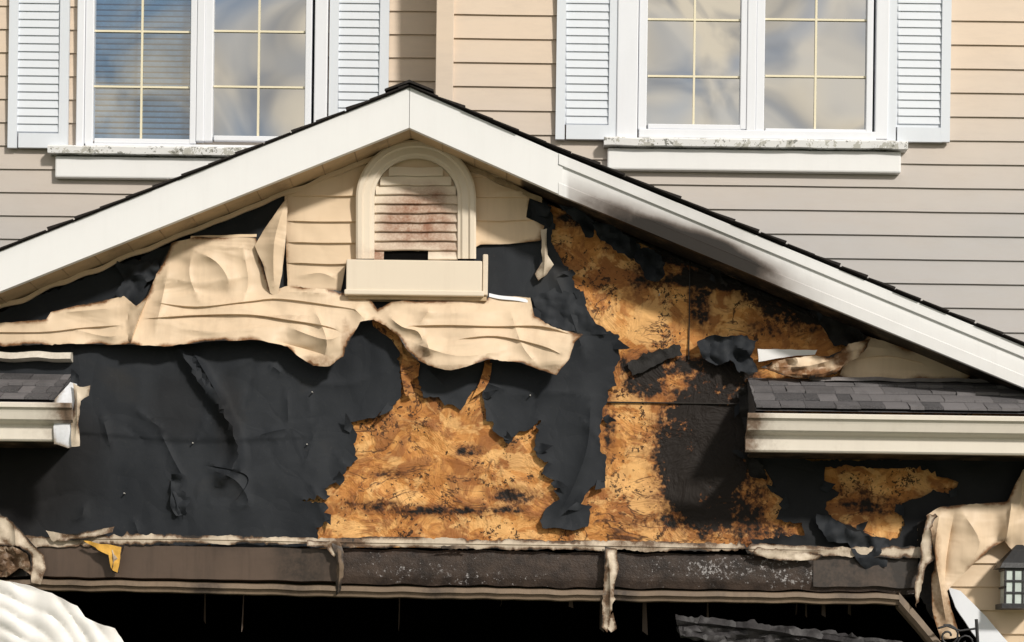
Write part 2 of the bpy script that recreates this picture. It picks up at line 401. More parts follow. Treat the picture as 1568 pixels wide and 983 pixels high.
def window(tag,o,x,Y,gl,gr,mun,muy,bot,blinds):
    m=MB()
    top=-150
    c0,c1=x
    m.pbox(c0,top,gl[0]-14,bot,Y-.055,Y+.0)
    m.pbox(gr[1]+14,top,c1,bot,Y-.055,Y+.0)
    m.pbox(c0,top-24,c1,top,Y-.06,Y+.0)
    m.pbox(gl[0]-14,gl[2]+9,gr[1]+14,bot,Y-.055,Y+.0)
    m.obj('window_casing'+tag,M_frame,bevel=.006)
    m=MB()
    for g in (gl,gr):
        m.pbox(g[0]-13,top,g[0],g[2]+8,Y-.045,Y+.03); m.pbox(g[1],top,g[1]+10,g[2]+8,Y-.045,Y+.03)
        m.pbox(g[0],g[2],g[1],g[2]+8,Y-.043,Y+.03); m.pbox(g[0],top,g[1],top+10,Y-.043,Y+.03)
    m.pbox(gl[1]+10,top,gr[0]-13,bot-10,Y-.052,Y+.03)
    m.obj('window_sash'+tag,M_frame,bevel=.005)
    m=MB()
    for g,mx in ((gl,mun[0]),(gr,mun[1])):
        m.pbox(mx-1.6,top+10,mx+1.6,g[2],Y-.024,Y-.016)
        for yy in muy: m.pbox(g[0],yy-1.5,g[1],yy+1.5,Y-.0225,Y-.0145)
        for gy in (muy[0]-87,): m.pbox(g[0],gy-1.5,g[1],gy+1.5,Y-.0225,Y-.0145)
    m.obj('window_muntins'+tag,M_mun)
    for i_,g in enumerate((gl,gr)):
        m=MB(); a=P(g[0],g[2],Y); b=P(g[1],top+10,Y)
        m.add([(a.x-.01,Y-.012,a.z-.01),(b.x+.01,Y-.012,a.z-.01),(b.x+.01,Y-.012,b.z),(a.x-.01,Y-.012,b.z)],[(0,1,2,3)])
        m.obj('window_glass%s_%d'%(tag,i_),M_glassB if (blinds and i_==0) else M_glass)
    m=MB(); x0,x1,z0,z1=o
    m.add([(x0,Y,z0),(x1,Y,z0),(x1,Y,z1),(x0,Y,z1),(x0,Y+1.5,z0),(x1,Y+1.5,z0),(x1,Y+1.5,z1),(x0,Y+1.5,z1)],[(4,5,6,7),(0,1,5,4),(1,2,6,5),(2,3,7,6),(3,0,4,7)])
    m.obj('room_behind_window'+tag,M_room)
    if blinds:
        m=MB(); g=gl; a=P(g[0]-6,g[2]+4,Y); b=P(g[1]+6,top,Y); z=a.z
        while z<b.z:
            m.add([(a.x,Y+.06,z),(b.x,Y+.06,z),(b.x,Y+.045,z+.019),(a.x,Y+.045,z+.019)],[(0,1,2,3)]); z+=.034
        m.obj('window_blinds'+tag,M_blind,solid=.001)
window('_right',oR,(946,1362),YR,(992,1135,190),(1172,1328,197),(1064,1250),(30,117),213,False)
window('_left',oL,(118,502),YL,(144,292,212),(327,468,208),(218,397),(48,133),226,True)
def shutter(tag,x0,x1,bot,Y):
    m=MB(); top=-175; k=(Y+CD)/F
    m.pbox(x0,top,x0+14,bot,Y-.045,Y-.017); m.pbox(x1-14,top,x1,bot,Y-.045,Y-.017)
    m.pbox(x0+14,bot-22,x1-14,bot,Y-.0445,Y-.017); m.pbox(x0+14,top,x1-14,top+22,Y-.0445,Y-.017)
    m.pbox(x0+14,top+22,x1-14,bot-22,Y-.028,Y-.0175)
    y=top+24
    while y<bot-24:
        c=P((x0+x1)/2,y,Y); w=((x1-x0)/2-14)*k; z=c.z; s=.042
        m.add([(c.x-w,Y-.029,z),(c.x+w,Y-.029,z),(c.x+w,Y-.037,z-s),(c.x-w,Y-.037,z-s),(c.x+w,Y-.028,z-s-.002),(c.x-w,Y-.028,z-s-.002)],[(0,3,2,1),(3,5,4,2)])
        y+=12.3
    m.obj('shutter'+tag,M_shut)
shutter('_a',14,106,226,YL); shutter('_b',505,596,226,YL)
shutter('_c',853,948,213,YR); shutter('_d',1360,1457,217,YR)
def sill(tag,x0,x1,y0,y1,y2,Y):
    rail('window_sill'+tag,[(x0,y0),(x1,y0+(x1-x0)*.0131)],[(0,Y),(.002,Y-.09),(-.008,Y-.10),(-(y1-y0)*.0038,Y-.095),(-(y1-y0)*.0038,Y)],Y,M_peel,wob=1.2,step=5)
    m=MB(); m.pbox(x0+6,y1+1,x1-6,y2,Y-.055,Y-.0,0.); m.obj('sill_apron'+tag,M_white,bevel=.01)
sill('_right',924,1386,216,228,262,YR); sill('_left',78,480,228,240,274,YL)
m=MB(); m.box(-4.9,4.9,YR-.5,9,zt,zt+.12); m.obj('upper_eave',M_sof)
m=MB(); m.add([(-4.9,YR-.5,zt+.12),(4.9,YR-.5,zt+.12),(4.9,9,zt+.12),(-4.9,9,zt+.12),(-4.9,4.7,zt+2.2),(4.9,4.7,zt+2.2)],[(0,1,5,4),(2,3,4,5),(1,2,5),(3,0,4)]); m.obj('upper_roof',M_shin)
m=MB(); m.box(-4.6,4.6,YL+1.7,8.8,2.75,zt); m.box(-4.6,4.6,6.1,8.8,0,2.75)
m.add([(-4.6,YL,0),(-4.6,6.1,0),(-4.6,6.1,zt),(-4.6,YL,zt),(4.6,YR,0),(4.6,6.1,0),(4.6,6.1,zt),(4.6,YR,zt)],[(0,3,2,1),(4,5,6,7)]); m.obj('house_body_walls',M_up)
# ================================================================= GABLE WALL
char_osb=blob([(1075,690,60,92,1.2),(1085,760,45,60,.85),(1110,600,46,50,.85),(1150,425,110,17,1.15),(1045,386,46,20,.9),(935,336,70,14,.9),
 (1250,474,70,18,1.1),(1185,450,50,18,.75),(1010,560,70,20,.62),(985,590,36,18,.62),(1130,640,34,70,.85),(1140,770,40,45,.5),(1020,800,60,14,.45),
 (1072,455,16,50,.55),(985,425,28,30,.42),(1360,775,90,16,.42),(1300,750,30,12,.4),(560,775,60,10,.45),(700,782,110,9,.5),(790,760,50,12,.5),(930,640,12,70,.45),
 (715,690,26,10,.5),(590,725,40,8,.4),(860,790,40,20,.45),(1160,820,60,20,.5),(1080,700,84,120,.5),(640,650,30,14,.3),(1200,500,60,20,.38),(1250,960,900,135,.1),(1110,700,64,100,.5)])
gable=[(-260,600),(627,222),(1830,735),(1830,838),(-260,838)]
sheet('osb_sheathing',gable,0.0,M_osb,spacing=11,rag=0,seg=30,nz=((90,.012),(30,.006)),charf=char_osb,thick=0,
  creases=[([(500,770),(560,755),(640,780),(700,770),(830,790)],9,.012,'r'),([(890,810),(960,785),(1050,770)],7,.012,'r'),([(560,680),(640,650),(700,700),(790,740)],10,.010,'r')])
m=MB()
for (x0,y0,x1,y1) in ((1055,400,1056.5,550),(925,616,1148,617.6)): m.pbox(x0,y0,x1,y1,-.012,-.0,1.)
m.obj('sheathing_seams',M_brown)
F1=[(-60,500),(250,378),(430,300),(610,228),(800,296),(838,312),(846,330),(850,345),(844,365),(850,385),(866,405),(872,415),(880,440),(895,455),(902,480),(915,500),(945,512),(948,545),(938,570),(943,585),(935,600),(922,625),(925,640),(916,668),(920,690),  # tar paper; its upper left also stands in for void shadow under the rake
 (930,700),(927,735),(905,745),(890,770),(905,775),(903,790),(900,805),(880,812),(860,808),(832,808),(828,798),(836,780),(856,765),(848,752),(858,745),(850,735),(830,725),(838,710),(822,700),(820,670),(828,642),(812,655),(795,660),(778,674),(755,660),(745,640),(738,603),
 (752,570),(752,515),(610,510),(612,545),(615,608),(606,620),(590,622),(575,640),(533,646),(548,665),(540,680),(549,705),(535,712),(520,735),(498,748),(506,760),(462,766),(500,772),(496,785),(507,795),(486,808),(490,838),(-60,838)]
wr=[]
rr=random.Random(8)
for i in range(44):
    x=rr.uniform(0,900); y=rr.uniform(545,800); L=rr.uniform(25,110); a=rr.gauss(.1,.55)+(1.2 if rr.random()<.35 else 0)
    wr.append(([(x,y),(x+L*.5*math.cos(a),y+L*.5*math.sin(a)+rr.uniform(-4,4)),(x+L*math.cos(a),y+L*math.sin(a))],rr.uniform(2.5,7),rr.uniform(.004,.013)*rr.choice((1,1,-.6)),'k'))
sheet('tar_paper',F1,-.024,M_felt,spacing=7,rag=2.3,seg=4,jag=1.3,curl=.014,curlw=6,floor=-.012,nz=((110,.018),((30,80),.008)),
  creases=[([(275,535),(300,575),(340,630),(358,665),(362,705),(340,735)],8,.06,'r'),([(290,530),(325,590),(352,640)],5,.05,'k'),([(260,740),(270,770),(275,800)],7,.035,'k'),
  ([(310,715),(360,735),(380,770),(350,775)],5,.018,'k'),([(420,560),(520,590),(600,560)],8,.010,'k'),([(905,600),(900,680),(880,740),(850,800)],8,.028,'k'),
  ([(840,400),(870,470),(900,560)],8,.020,'k'),([(130,770),(125,790),(110,800)],3,.014,'k'),([(760,610),(850,600),(920,610)],7,.009,'k'),
  ([(-60,668),(120,664),(300,676),(520,668)],40,.004,'s'),([(312,712),(364,722),(380,735),(366,760),(350,775)],12,.012,'s')]+wr,
  charf=blob([(0,720,130,120,.9),(60,680,90,60,.8),(270,620,40,50,.4),(350,640,20,60,.6)]))  # darker lower-left paper; last two blobs paint shadows beside the hanging fold
sheet('tar_paper_tongue',[(640,535),(744,535),(741,560),(735,590),(722,598),(706,628),(690,618),(680,622),(672,608),(650,608),(641,585)],-.02,M_felt,spacing=6,rag=2,seg=4,jag=1.2,curl=.012,nz=((40,.02),),creases=[([(650,560),(690,600)],6,.018,'k')])
F3=[(1120,690),(1262,706),(1640,700),(1640,790),(1430,790),(1400,842),(1230,838),(1150,830),(1180,822),(1232,820),(1228,800),(1205,800),(1188,795),(1192,780),(1206,770),(1196,762),(1180,752),(1184,738),(1172,718),(1145,705)]
H3=[(1264,716),(1300,712),(1360,718),(1395,716),(1430,728),(1467,738),(1455,756),(1430,752),(1405,762),(1380,770),(1378,785),(1386,800),(1375,822),(1350,828),(1310,808),(1268,788),(1266,770),(1285,755),(1262,740)]
sheet('tar_paper_lower_right',F3,-.018,M_felt,spacing=8,rag=2.2,seg=4,jag=1.2,holes=[H3],curl=.014,curlw=6,floor=-.006,nz=((60,.018),),charf=lambda x,y:.5)
def crump(name,poly,Y=-.05,amp=.05,sc=22,mat=None,curl=.01,**k):
    k.setdefault('rag',2.2); k.setdefault('jag',1.)
    return sheet(name,poly,Y,mat or M_felt,spacing=4.,seg=4,curl=curl,nz=((sc,amp),(sc*.45,amp*.35)),**k)
crump('torn_paper_flap_1',[(175,402),(210,404),(240,398),(250,420),(225,432),(212,462),(198,472),(188,455),(176,450),(190,430)])
crump('torn_paper_flap_2',[(806,300),(822,299),(845,318),(840,332),(826,330),(818,322),(808,334)])
crump('torn_paper_flap_3',[(905,340),(940,345),(975,372),(1000,384),(1012,392),(1018,420),(1008,432),(990,428),(980,405),(955,390),(930,372),(918,366)],amp=.06)
crump('torn_paper_flap_4',[(1068,525),(1090,514),(1135,514),(1160,520),(1152,545),(1160,570),(1130,572),(1118,552),(1095,560),(1075,548)],amp=.06,Y=-.07)
crump('torn_paper_flap_5',[(1250,788),(1275,795),(1305,812),(1362,826),(1358,868),(1330,876),(1312,858),(1298,832),(1268,830),(1252,805)],Y=-.07)
crump('torn_paper_flap_6',[(262,725),(280,728),(276,752),(290,760),(284,790),(270,790),(260,770)],Y=-.05)
crump('torn_paper_flap_7',[(815,455),(850,440),(890,455),(908,490),(930,512),(890,512),(850,500),(822,488)],Y=-.035,amp=.03)
crump('torn_paper_flap_8',[(1085,398),(1150,418),(1215,448),(1275,478),(1320,510),(1330,530),(1275,530),(1266,508),(1240,474),(1205,456),(1150,434),(1120,424),(1090,412)],Y=-.03,amp=.03,mat=M_coal)
crump('torn_paper_flap_10',[(852,312),(880,318),(902,330),(912,345),(908,362),(898,362),(888,345),(870,330)],Y=-.06,amp=.05)
crump('torn_paper_flap_11',[(1085,392),(1110,404),(1104,420),(1112,440),(1098,436),(1090,415)],Y=-.04,amp=.04,mat=M_coal)
crump('torn_paper_flap_9',[(960,556),(1010,535),(1040,528),(1045,545),(1015,555),(985,570),(968,575)],Y=-.02,amp=.02,mat=M_coal)
rr=random.Random(21)
bd=[(850,345),(872,415),(895,455),(945,530),(925,640),(925,735),(890,770),(850,745),(822,690),(775,672),(740,610),(600,622),(540,660),(520,735),(500,790),(1180,752),(1206,770),(1262,740),(1310,808),(1380,775),(1455,756),(1095,425),(1250,480),(980,400),(1150,700),(1130,620)]
for i,(x,y) in enumerate(bd):
    x+=rr.uniform(-6,6); y+=rr.uniform(-6,6); a=rr.uniform(0,6.28); L=rr.uniform(12,24); w=rr.uniform(5,10)
    pl=[(x+w*math.cos(a+1.57),y+w*math.sin(a+1.57)),(x+L*.6*math.cos(a)+w*.5*math.cos(a+1.57),y+L*.6*math.sin(a)+w*.5*math.sin(a+1.57)),(x+L*math.cos(a),y+L*math.sin(a)),(x+w*math.cos(a-1.57),y+w*math.sin(a-1.57)),(x-w*math.cos(a),y-w*math.sin(a))]
    ax,ay=x,y
    sheet('paper_shard_%d'%i,pl,-.026,M_felt,spacing=3.5,rag=1.2,seg=4,jag=.8,nz=((14,.012),),func=lambda px,py,ax=ax,ay=ay,a=a:.0022*max(0,(px-ax)*math.cos(a)+(py-ay)*math.sin(a)))
def lap(y,x0,x1,a=2): 
    return ([(x,y+a*fb(x,y,60,3)) for x in np.linspace(x0,x1,6)],16,.017,'s')
S1=[(436,300),(540,248),(620,206),(735,250),(812,296),(806,332),(834,346),(828,368),(780,374),(735,374),(700,396),(548,396),(530,402),(522,445),(490,446),(440,440)]
sheet('gable_siding',S1,-.05,M_side,spacing=5,rag=.7,seg=6,nz=((60,.014),(22,.003)),
  creases=[lap(300,438,560),lap(340,434,560),lap(372,434,560),lap(404,434,560),lap(272,700,800),lap(302,720,815),lap(338,720,835,4),
   ([(745,300),(780,292),(815,300)],8,.014,'k'),([(450,425),(490,418),(520,430)],6,.014,'k')],edge=.5,edgew=4)
sheet('siding_flap_triangle',[(441,300),(438,360),(432,420),(424,456),(414,448),(404,408),(390,376),(404,352)],-.10,M_vin,spacing=5,rag=.5,nz=((40,.015),),
  creases=[([(440,302),(420,370),(420,450)],14,.05,'k')],edge=.25,edgew=3)
V1=[(-60,500),(70,489),(78,478),(100,472),(150,461),(190,453),(208,468),(224,456),(240,420),(262,372),(300,363),(392,364),(402,400),(414,446),(440,438),(525,445),(560,455),(569,461),(578,474),(600,461),
 (745,458),(752,452),(812,456),(818,484),(850,502),(893,512),(880,524),(872,548),(852,574),(830,567),(790,554),(745,550),(715,562),(690,567),(665,562),(640,552),(620,532),(610,514),(590,498),(572,489),
 (552,493),(538,518),(525,545),(505,561),(480,560),(455,545),(440,531),(400,521),(330,522),(260,530),(200,528),(120,526),(-60,532)]
def v1f(x,y):
    lower=min(1,max(0,(y-445)/110)); return .02+.085*lower*(1 if x>200 else .5)+.026*math.sin(x/27+2*fb(x,y,90,2))*lower
cr1=[([(198,530),(212,490),(226,455),(240,415)],6,.035,'s'),([(-60,508),(60,509),(130,502),(195,498)],14,.016,'s'),
 ([(212,489),(300,483),(380,482),(440,490),(500,500),(530,512)],18,.024,'s'),([(240,420),(300,432),(400,420)],20,.018,'k'),([(228,462),(300,470),(380,462),(430,458),(520,470),(560,478)],18,.018,'s'),
 ([(262,385),(330,378),(392,382)],8,.010,'k'),([(290,380),(330,400),(350,430),(345,455)],16,.030,'k'),([(415,455),(440,447),(520,450)],5,.014,'k'),([(612,500),(680,498),(760,500),(830,500),(880,515)],18,.024,'s'),
 ([(612,472),(690,480),(800,475)],12,.014,'k'),([(650,512),(660,545)],10,.035,'k'),([(700,520),(760,515),(830,530),(862,545)],14,.022,'s'),([(590,480),(615,500),(640,508),(650,530)],7,.035,'k'),
 ([(440,500),(500,520),(535,505)],12,.040,'k'),([(420,522),(470,535),(510,548)],7,-.025,'k'),([(80,480),(190,470)],8,.016,'k'),([(780,470),(800,530),(830,565)],14,.03,'k'),
 ([(250,500),(330,508),(420,500)],9,.014,'k'),([(540,470),(560,490)],8,.025,'k'),([(620,520),(700,545),(780,535)],8,.022,'k'),([(260,400),(250,450),(235,520)],8,.022,'k'),([(100,500),(160,515),(198,512)],7,.014,'k'),
 ([(480,470),(500,520),(495,555)],8,.028,'k'),([(660,470),(640,500)],7,.022,'k'),([(300,370),(290,420),(310,470)],8,.016,'k'),([(370,370),(380,430),(370,470)],8,.018,'k')]
sheet('melted_siding_drape',V1,-.055,M_vin,spacing=4.5,rag=1.,seg=4,jag=.6,curl=.010,curlw=4,nz=((80,.022),((60,18),.012)),creases=cr1,func=v1f,edge=1.1,edgew=3.5,
  charf=blob([(490,552,26,9,.35),(640,545,20,14,.35),(700,563,40,5,.35),(530,515,8,30,.3),(850,566,20,8,.3),(440,486,60,4,.2),(300,484,70,3,.2)]))  # scorched lower edges; last two blobs paint shading along the fold lines
sheet('melted_siding_tatter_1',[(828,352),(838,350),(838,390),(848,405),(838,420),(824,430),(820,420),(830,400)],-.08,M_melt,spacing=4,rag=1.5,nz=((20,.02),),edge=.5,creases=[([(833,352),(834,395),(832,425)],3,.02,'k')])
sheet('melted_siding_tatter_2',[(570,488),(580,488),(612,515),(618,540),(642,556),(640,575),(628,585),(636,604),(622,606),(614,580),(616,545),(600,520),(572,500)],-.04,M_osb,spacing=5,rag=1.5,nz=((20,.01),),charf=lambda x,y:.2)
sheet('melted_siding_tatter_3',[(742,556),(753,556),(750,580),(742,596),(728,606),(722,612),(734,586)],-.04,M_osb,spacing=5,rag=1,charf=lambda x,y:.1)
rail('nailing_hem_1',[(749,450),(812,458)],[(0,-.08),(-.02,-.085),(-.02,-.08),(0,-.075)],-.08,M_frame,wob=3,step=4)
rail('nailing_hem_2',[(292,361),(393,358)],[(0,-.08),(-.016,-.085),(-.016,-.08),(0,-.075)],-.08,M_side,wob=4,step=4)
# ---------------------------------------------------------------- arched vent
m=MB(); cx,cy,rx,ry=637,303,92,89
def ap(t,o):
    if t<0.15: return (cx-rx+o,396-(396-cy)*(t/.15))
    if t>.85: return (cx+rx-o,cy+(396-cy)*((t-.85)/.15))
    a=math.pi*(1-(t-.15)/.7); return (cx+(rx-o)*math.cos(a),cy-(ry-o)*math.sin(a))
prof=[(0,-.04),(0,-.105),(3,-.112),(9,-.112),(12,-.100),(21,-.098),(24,-.088),(28,-.086),(30,-.04)]
ventchar=blob([(640,335,54,44,.85),(655,300,34,16,.7),(605,350,30,34,.6),(570,390,40,10,.8),(690,380,18,10,.7),(704,320,10,50,.3),(640,365,60,12,.75),(545,380,14,20,.5)])
N=64; v=[];f=[];ch=[]
for i in range(N+1):
    for o,Y in prof:
        x,y=ap(i/N,o); v.append(P(x,y,Y)); ch.append(.4*ventchar(x,y))
n=len(prof)
for i in range(N):
    for j in range(n-1): a=i*n+j; f.append((a,a+1,a+1+n,a+n))
m.add(v,f,ch); m.obj('gable_vent_frame',M_vent,smooth=False)
m=MB()
y=228.
while y<392:
    t=1 if y>=cy else math.sqrt(max(0,1-((cy-y)/(ry-28))**2))
    hw=(rx-28)*t
    if hw>8:
        xs=np.linspace(cx-hw,cx+hw,18); v=[];ch=[];f=[]
        br=(y>372)
        for x in xs:
            b=P(x,y+1.2*fb(x,y,30,4),-.06); 
            for dz,Y in ((0,-.063),(-.046,-.078),(-.049,-.076),(-.0505,-.062)):
                v.append((b.x,Y,b.z+dz)); ch.append(ventchar(x,y-dz*250))
        for i in range(17):
            if br and 588<xs[i]<650: continue
            for j in range(3): a=i*4+j; f.append((a,a+1,a+5,a+4))
        m.add(v,f,ch)
    y+=14.2
m.obj('gable_vent_louvers',M_vent)
m=MB(); m.pbox(572,384,706,398,-.055,-.05); m.obj('gable_vent_hole',M_void)
m=MB(); m.pbox(530,398,738,449,-.135,-.03,.04); m.pbox(527,444,741,452,-.142,-.03,.08); m.pbox(739,389,747,452,-.12,-.03,.2)
m.obj('gable_vent_sill_box',M_vent,bevel=.006)
m=MB(); m.pbox(533,453,745,459,-.11,-.02); m.obj('gable_vent_underflashing',M_sof)
# ---------------------------------------------------------------- rakes
YF=-.36
def sootR(x,y):
    cy_=245+(x-862)*.405
    low=min(1,max(0,(y-cy_-12)/30))
    s=.95*math.exp(-((x-1100)/90)**2)+.60*math.exp(-((x-1040)/180)**2)+.34*math.exp(-((x-940)/80)**2)+.10
    return s*(.16+.84*low)*(1+.30*fb(x,y*3,60,3))*(1 if x>868 else .2)
fp=[(0,YF),(-.212,YF+.004),(-.216,YF+.03),(-.20,YF+.03),(0,YF+.03)]
fpR=[(0,YF),(-.028,YF),(-.056,YF),(-.060,YF+.014),(-.09,YF+.012),(-.12,YF+.011),(-.150,YF+.010),(-.155,YF+.006),(-.19,YF+.006),(-.216,YF+.006),(-.218,YF+.03),(-.20,YF+.03),(0,YF+.03)]
Lend=(-260,489); A=(627,134); Rend=(1860,652)
rail('rake_fascia_left',[Lend,(60,361),(62,360.2),A],fp,YF,M_white,step=20)
rail('rake_fascia_right',[(627.8,134),(862,238)],fp,YF,M_white,step=10)
rail('rake_fascia_right_lower',[(856,235.4),Rend],[(z,y-.006) for z,y in fpR],YF,M_rakeR,charf=sootR,step=6)
sp=[(-.203,YF+.03),(-.203,.0),(-.190,.0),(-.190,YF+.03)]
for nm,pts,cf in (('rake_soffit_left',[Lend,A],lambda x,y:.10+.35*max(0,fb(x,0,50,2))),('rake_soffit_right',[A,Rend],lambda x,y:.12 if x<800 else .95)):
    rail(nm,pts,sp,YF,M_sof,charf=cf,step=8)
m=MB()
for i in range(40):
    for (a,b) in ((Lend,A),(A,Rend)):
        L=math.hypot(b[0]-a[0],b[1]-a[1]); t=i*54/L
        if t>1: continue
        x=a[0]+(b[0]-a[0])*t; y=a[1]+(b[1]-a[1])*t
        if x>820: continue
        q=P(x,y,YF); m.box(q.x-.003,q.x+.003,YF+.035,-.03,q.z-.2065,q.z-.2035,char=.3)
m.obj('soffit_ribs',M_sof)
rail('wall_trim_left',[(Lend[0],Lend[1]),(610,141)],[(-.205,-.07),(-.232,-.072),(-.232,-.055),(-.205,-.05)],YF,M_side,charf=lambda x,y:.10,wob=6,step=8)
rail('wall_trim_right',[(640,140),(832,224)],[(-.205,-.07),(-.232,-.072),(-.232,-.055),(-.205,-.05)],YF,M_sof,charf=lambda x,y:.25,wob=5,step=8)
m=MB()
for (a,b,YB) in ((Lend,(627,134),1.25),((627,134),Rend,.9)):
    pa=P(a[0],a[1],YF); pb=P(b[0],b[1],YF)
    vv=[(pa.x,YF-.01,pa.z+.001),(pb.x,YF-.01,pb.z+.001),(pb.x,YF-.01,pb.z+.008),(pa.x,YF-.01,pa.z+.008),(pa.x,YB,pa.z+.001),(pb.x,YB,pb.z+.001),(pb.x,YB,pb.z+.008),(pa.x,YB,pa.z+.008)]
    m.add(vv,[(0,1,2,3),(4,7,6,5),(3,2,6,7),(0,4,5,1),(0,3,7,4),(1,5,6,2)],tone=0.)
    L=(pb-pa).length; d=(pb-pa)/L; n_=Vector((-d.z,0,d.x)); n_=n_ if n_.z>0 else -n_
    s=0
    while s<L-.05:
        l=.155; up=d if d.z>0 else -d
        q0=pa+d*s; q1=pa+d*min(L,s+l)
        lo,hi=(q0,q1) if q0.z<q1.z else (q1,q0)
        j=random.uniform(-.012,.012); th=.017+random.uniform(-.004,.005)
        lo=lo+up*j; Yf=YF-.02-random.uniform(0,.010)
        quad=[lo+n_*.006,hi+n_*.006,hi+n_*.010,lo+n_*th]
        vv=[(p.x,Yf,p.z) for p in quad]+[(p.x,YB-.02,p.z) for p in quad]
        m.add(vv,[(0,1,2,3),(4,7,6,5),(3,2,6,7),(0,4,5,1),(0,3,7,4),(1,5,6,2)],tone=random.random()*.4)
        s+=l
q=P(627,134,YF); m.add([(q.x-.13,YF-.035,q.z-.03),(q.x,YF-.035,q.z+.018),(q.x+.13,YF-.035,q.z-.03),(q.x-.13,YF-.035,q.z-.018),(q.x,YF-.035,q.z+.032),(q.x+.13,YF-.035,q.z-.018),
 (q.x-.13,.9,q.z-.018),(q.x,.9,q.z+.032),(q.x+.13,.9,q.z-.018)],[(0,1,4,3),(1,2,5,4),(3,4,7,6),(4,5,8,7)],tone=.1)
m.obj('garage_roof',M_shinE)
# ---------------------------------------------------------------- pent (return) roofs + gutters
def pent(tag,x0,x1,ytop,ybot,ygut,end):
    yo=-.46
    a=P(x0,ytop,-.02); b=P(x1,ytop,-.02); lo=P((x0+x1)/2,ybot,yo)
    zt_=(a.z+b.z)/2; zb_=lo.z; m=MB()
    m.add([(a.x,-.0,zt_-.01),(b.x,-.0,zt_-.01),(b.x,yo,zb_-.01),(a.x,yo,zb_-.01),(a.x,0,zb_-.02),(b.x,0,zb_-.02)],[(0,3,2,1),(0,4,3),(1,2,5)],tone=.1)
    rows=4
    for r in range(rows):
        t0=r/rows; t1=(r+1)/rows+.03; x=a.x-random.uniform(0,.1)
        while x<b.x:
            w=random.choice((.075,.1,.13,.16)); xa=max(x,a.x); xb=min(x+w-.002,b.x)
            if xb>xa+.005:
                th=random.choice((.006,.012,.016)); j=random.uniform(0,.03)
                def pt(t,u): return (0+(yo-0)*t, zt_+(zb_-zt_)*t+u)
                p0=pt(t0,.002);p1=pt(min(1.02,t1-j),.002+.006);p2=pt(min(1.02,t1-j),.008+th);p3=pt(t0,.006)
                vv=[(xx,p[0],p[1]) for xx in (xa,xb) for p in (p0,p1,p2,p3)]
                tn=random.random()
                m.add(vv,[(0,1,2,3),(4,7,6,5),(1,5,6,2),(3,2,6,7),(0,4,5,1)],tone=tn)
            x+=w
    m.obj('pent_roof_shingles'+tag,M_shin)
    gp=[(0,-.575),(-.006,-.585),(-.026,-.583),(-.032,-.568),(-.050,-.560),(-.085,-.548),(-.094,-.535),(-.100,-.520),(-.103,-.50),(-.110,-.492),(-.182,-.490),(-.190,-.483),(-.192,-.46),(-.10,-.455),(-.09,-.50),(-.02,-.56)]
    rail('gutter'+tag,[(x0,ygut),(x1,ygut+(x1-x0)*.0131)],gp,-.575,M_gut,charf=lambda x,y:.10+(.5*math.exp(-abs(x-end)/20)),step=10)
    z=P((x0+x1)/2,ygut,-.575).z-.175
    m=MB(); m.box(a.x,b.x,-.465,-.0,z-.012,z,char=.9); m.obj('pent_soffit'+tag,M_sof)  # underside coloured close to black below the gutter
pent('_right',1145,1830,584,630,632,1150)
pent('_left',-250,110,570,612,612,100)
rail('return_flashing_left',[(-250,533),(112,540)],[(0,-.03),(-.01,-.09),(-.045,-.10),(-.055,-.06),(-.055,-.03)],-.03,M_gut,charf=lambda x,y:.2,wob=3)
sheet('return_end_cap',[(84,612),(108,585),(118,588),(120,612),(118,650),(122,680),(104,686),(82,680)],-.50,M_frame,spacing=5,rag=1.,nz=((30,.02),),edge=.6,thick=.008,charf=lambda x,y:.16)
sheet('return_end_trim',[(112,586),(122,592),(138,590),(136,606),(124,614),(120,650),(122,682),(110,684),(108,650),(114,614)],-.53,M_melt,spacing=4,rag=1.2,nz=((25,.02),),edge=.8,creases=[([(118,590),(118,640),(115,680)],3,.02,'k')])
crump('charred_corner_left',[(108,560),(120,575),(120,600),(110,600)],Y=-.3,amp=.05)
sheet('siding_remnant_right',[(1286,574),(1300,545),(1330,515),(1370,528),(1490,574),(1480,580),(1300,580)],-.04,M_vin,spacing=6,rag=1.,nz=((40,.012),),creases=[([(1300,552),(1360,545),(1420,558)],8,.016,'s'),([(1320,530),(1370,535)],6,.014,'k')],edge=.5)
sheet('flashing_right',[(1160,534),(1252,536),(1248,543),(1210,546),(1162,554)],-.06,M_white,spacing=6,rag=1,nz=((40,.01),),edge=.2)
crump('melted_trim_roll_right',[(1165,562),(1190,552),(1230,546),(1270,546),(1300,528),(1334,518),(1326,536),(1300,555),(1280,572),(1240,580),(1200,574),(1180,568)],Y=-.10,amp=.04,sc=20,mat=M_vin,edge=1.0,edgew=5,rag=1.5,
  creases=[([(1175,562),(1240,560),(1300,540),(1330,522)],5,.03,'k'),([(1200,572),(1260,572),(1300,552)],4,.025,'k')],charf=blob([(1240,570,40,8,.6),(1290,550,14,20,.5),(1200,560,10,14,.5)]))
rail('wall_flashing_right',[(1240,576),(1830,584)],[(0,-.02),(-.006,-.075),(-.026,-.08),(-.03,-.02)],-.05,simple('grey_flashing',(.22,.20,.20),.5),wob=2)
crump('charred_edge_right',[(1128,600),(1144,590),(1150,640),(1152,700),(1170,712),(1175,735),(1150,730),(1136,690),(1140,660)],Y=-.05,amp=.05,mat=M_coal)
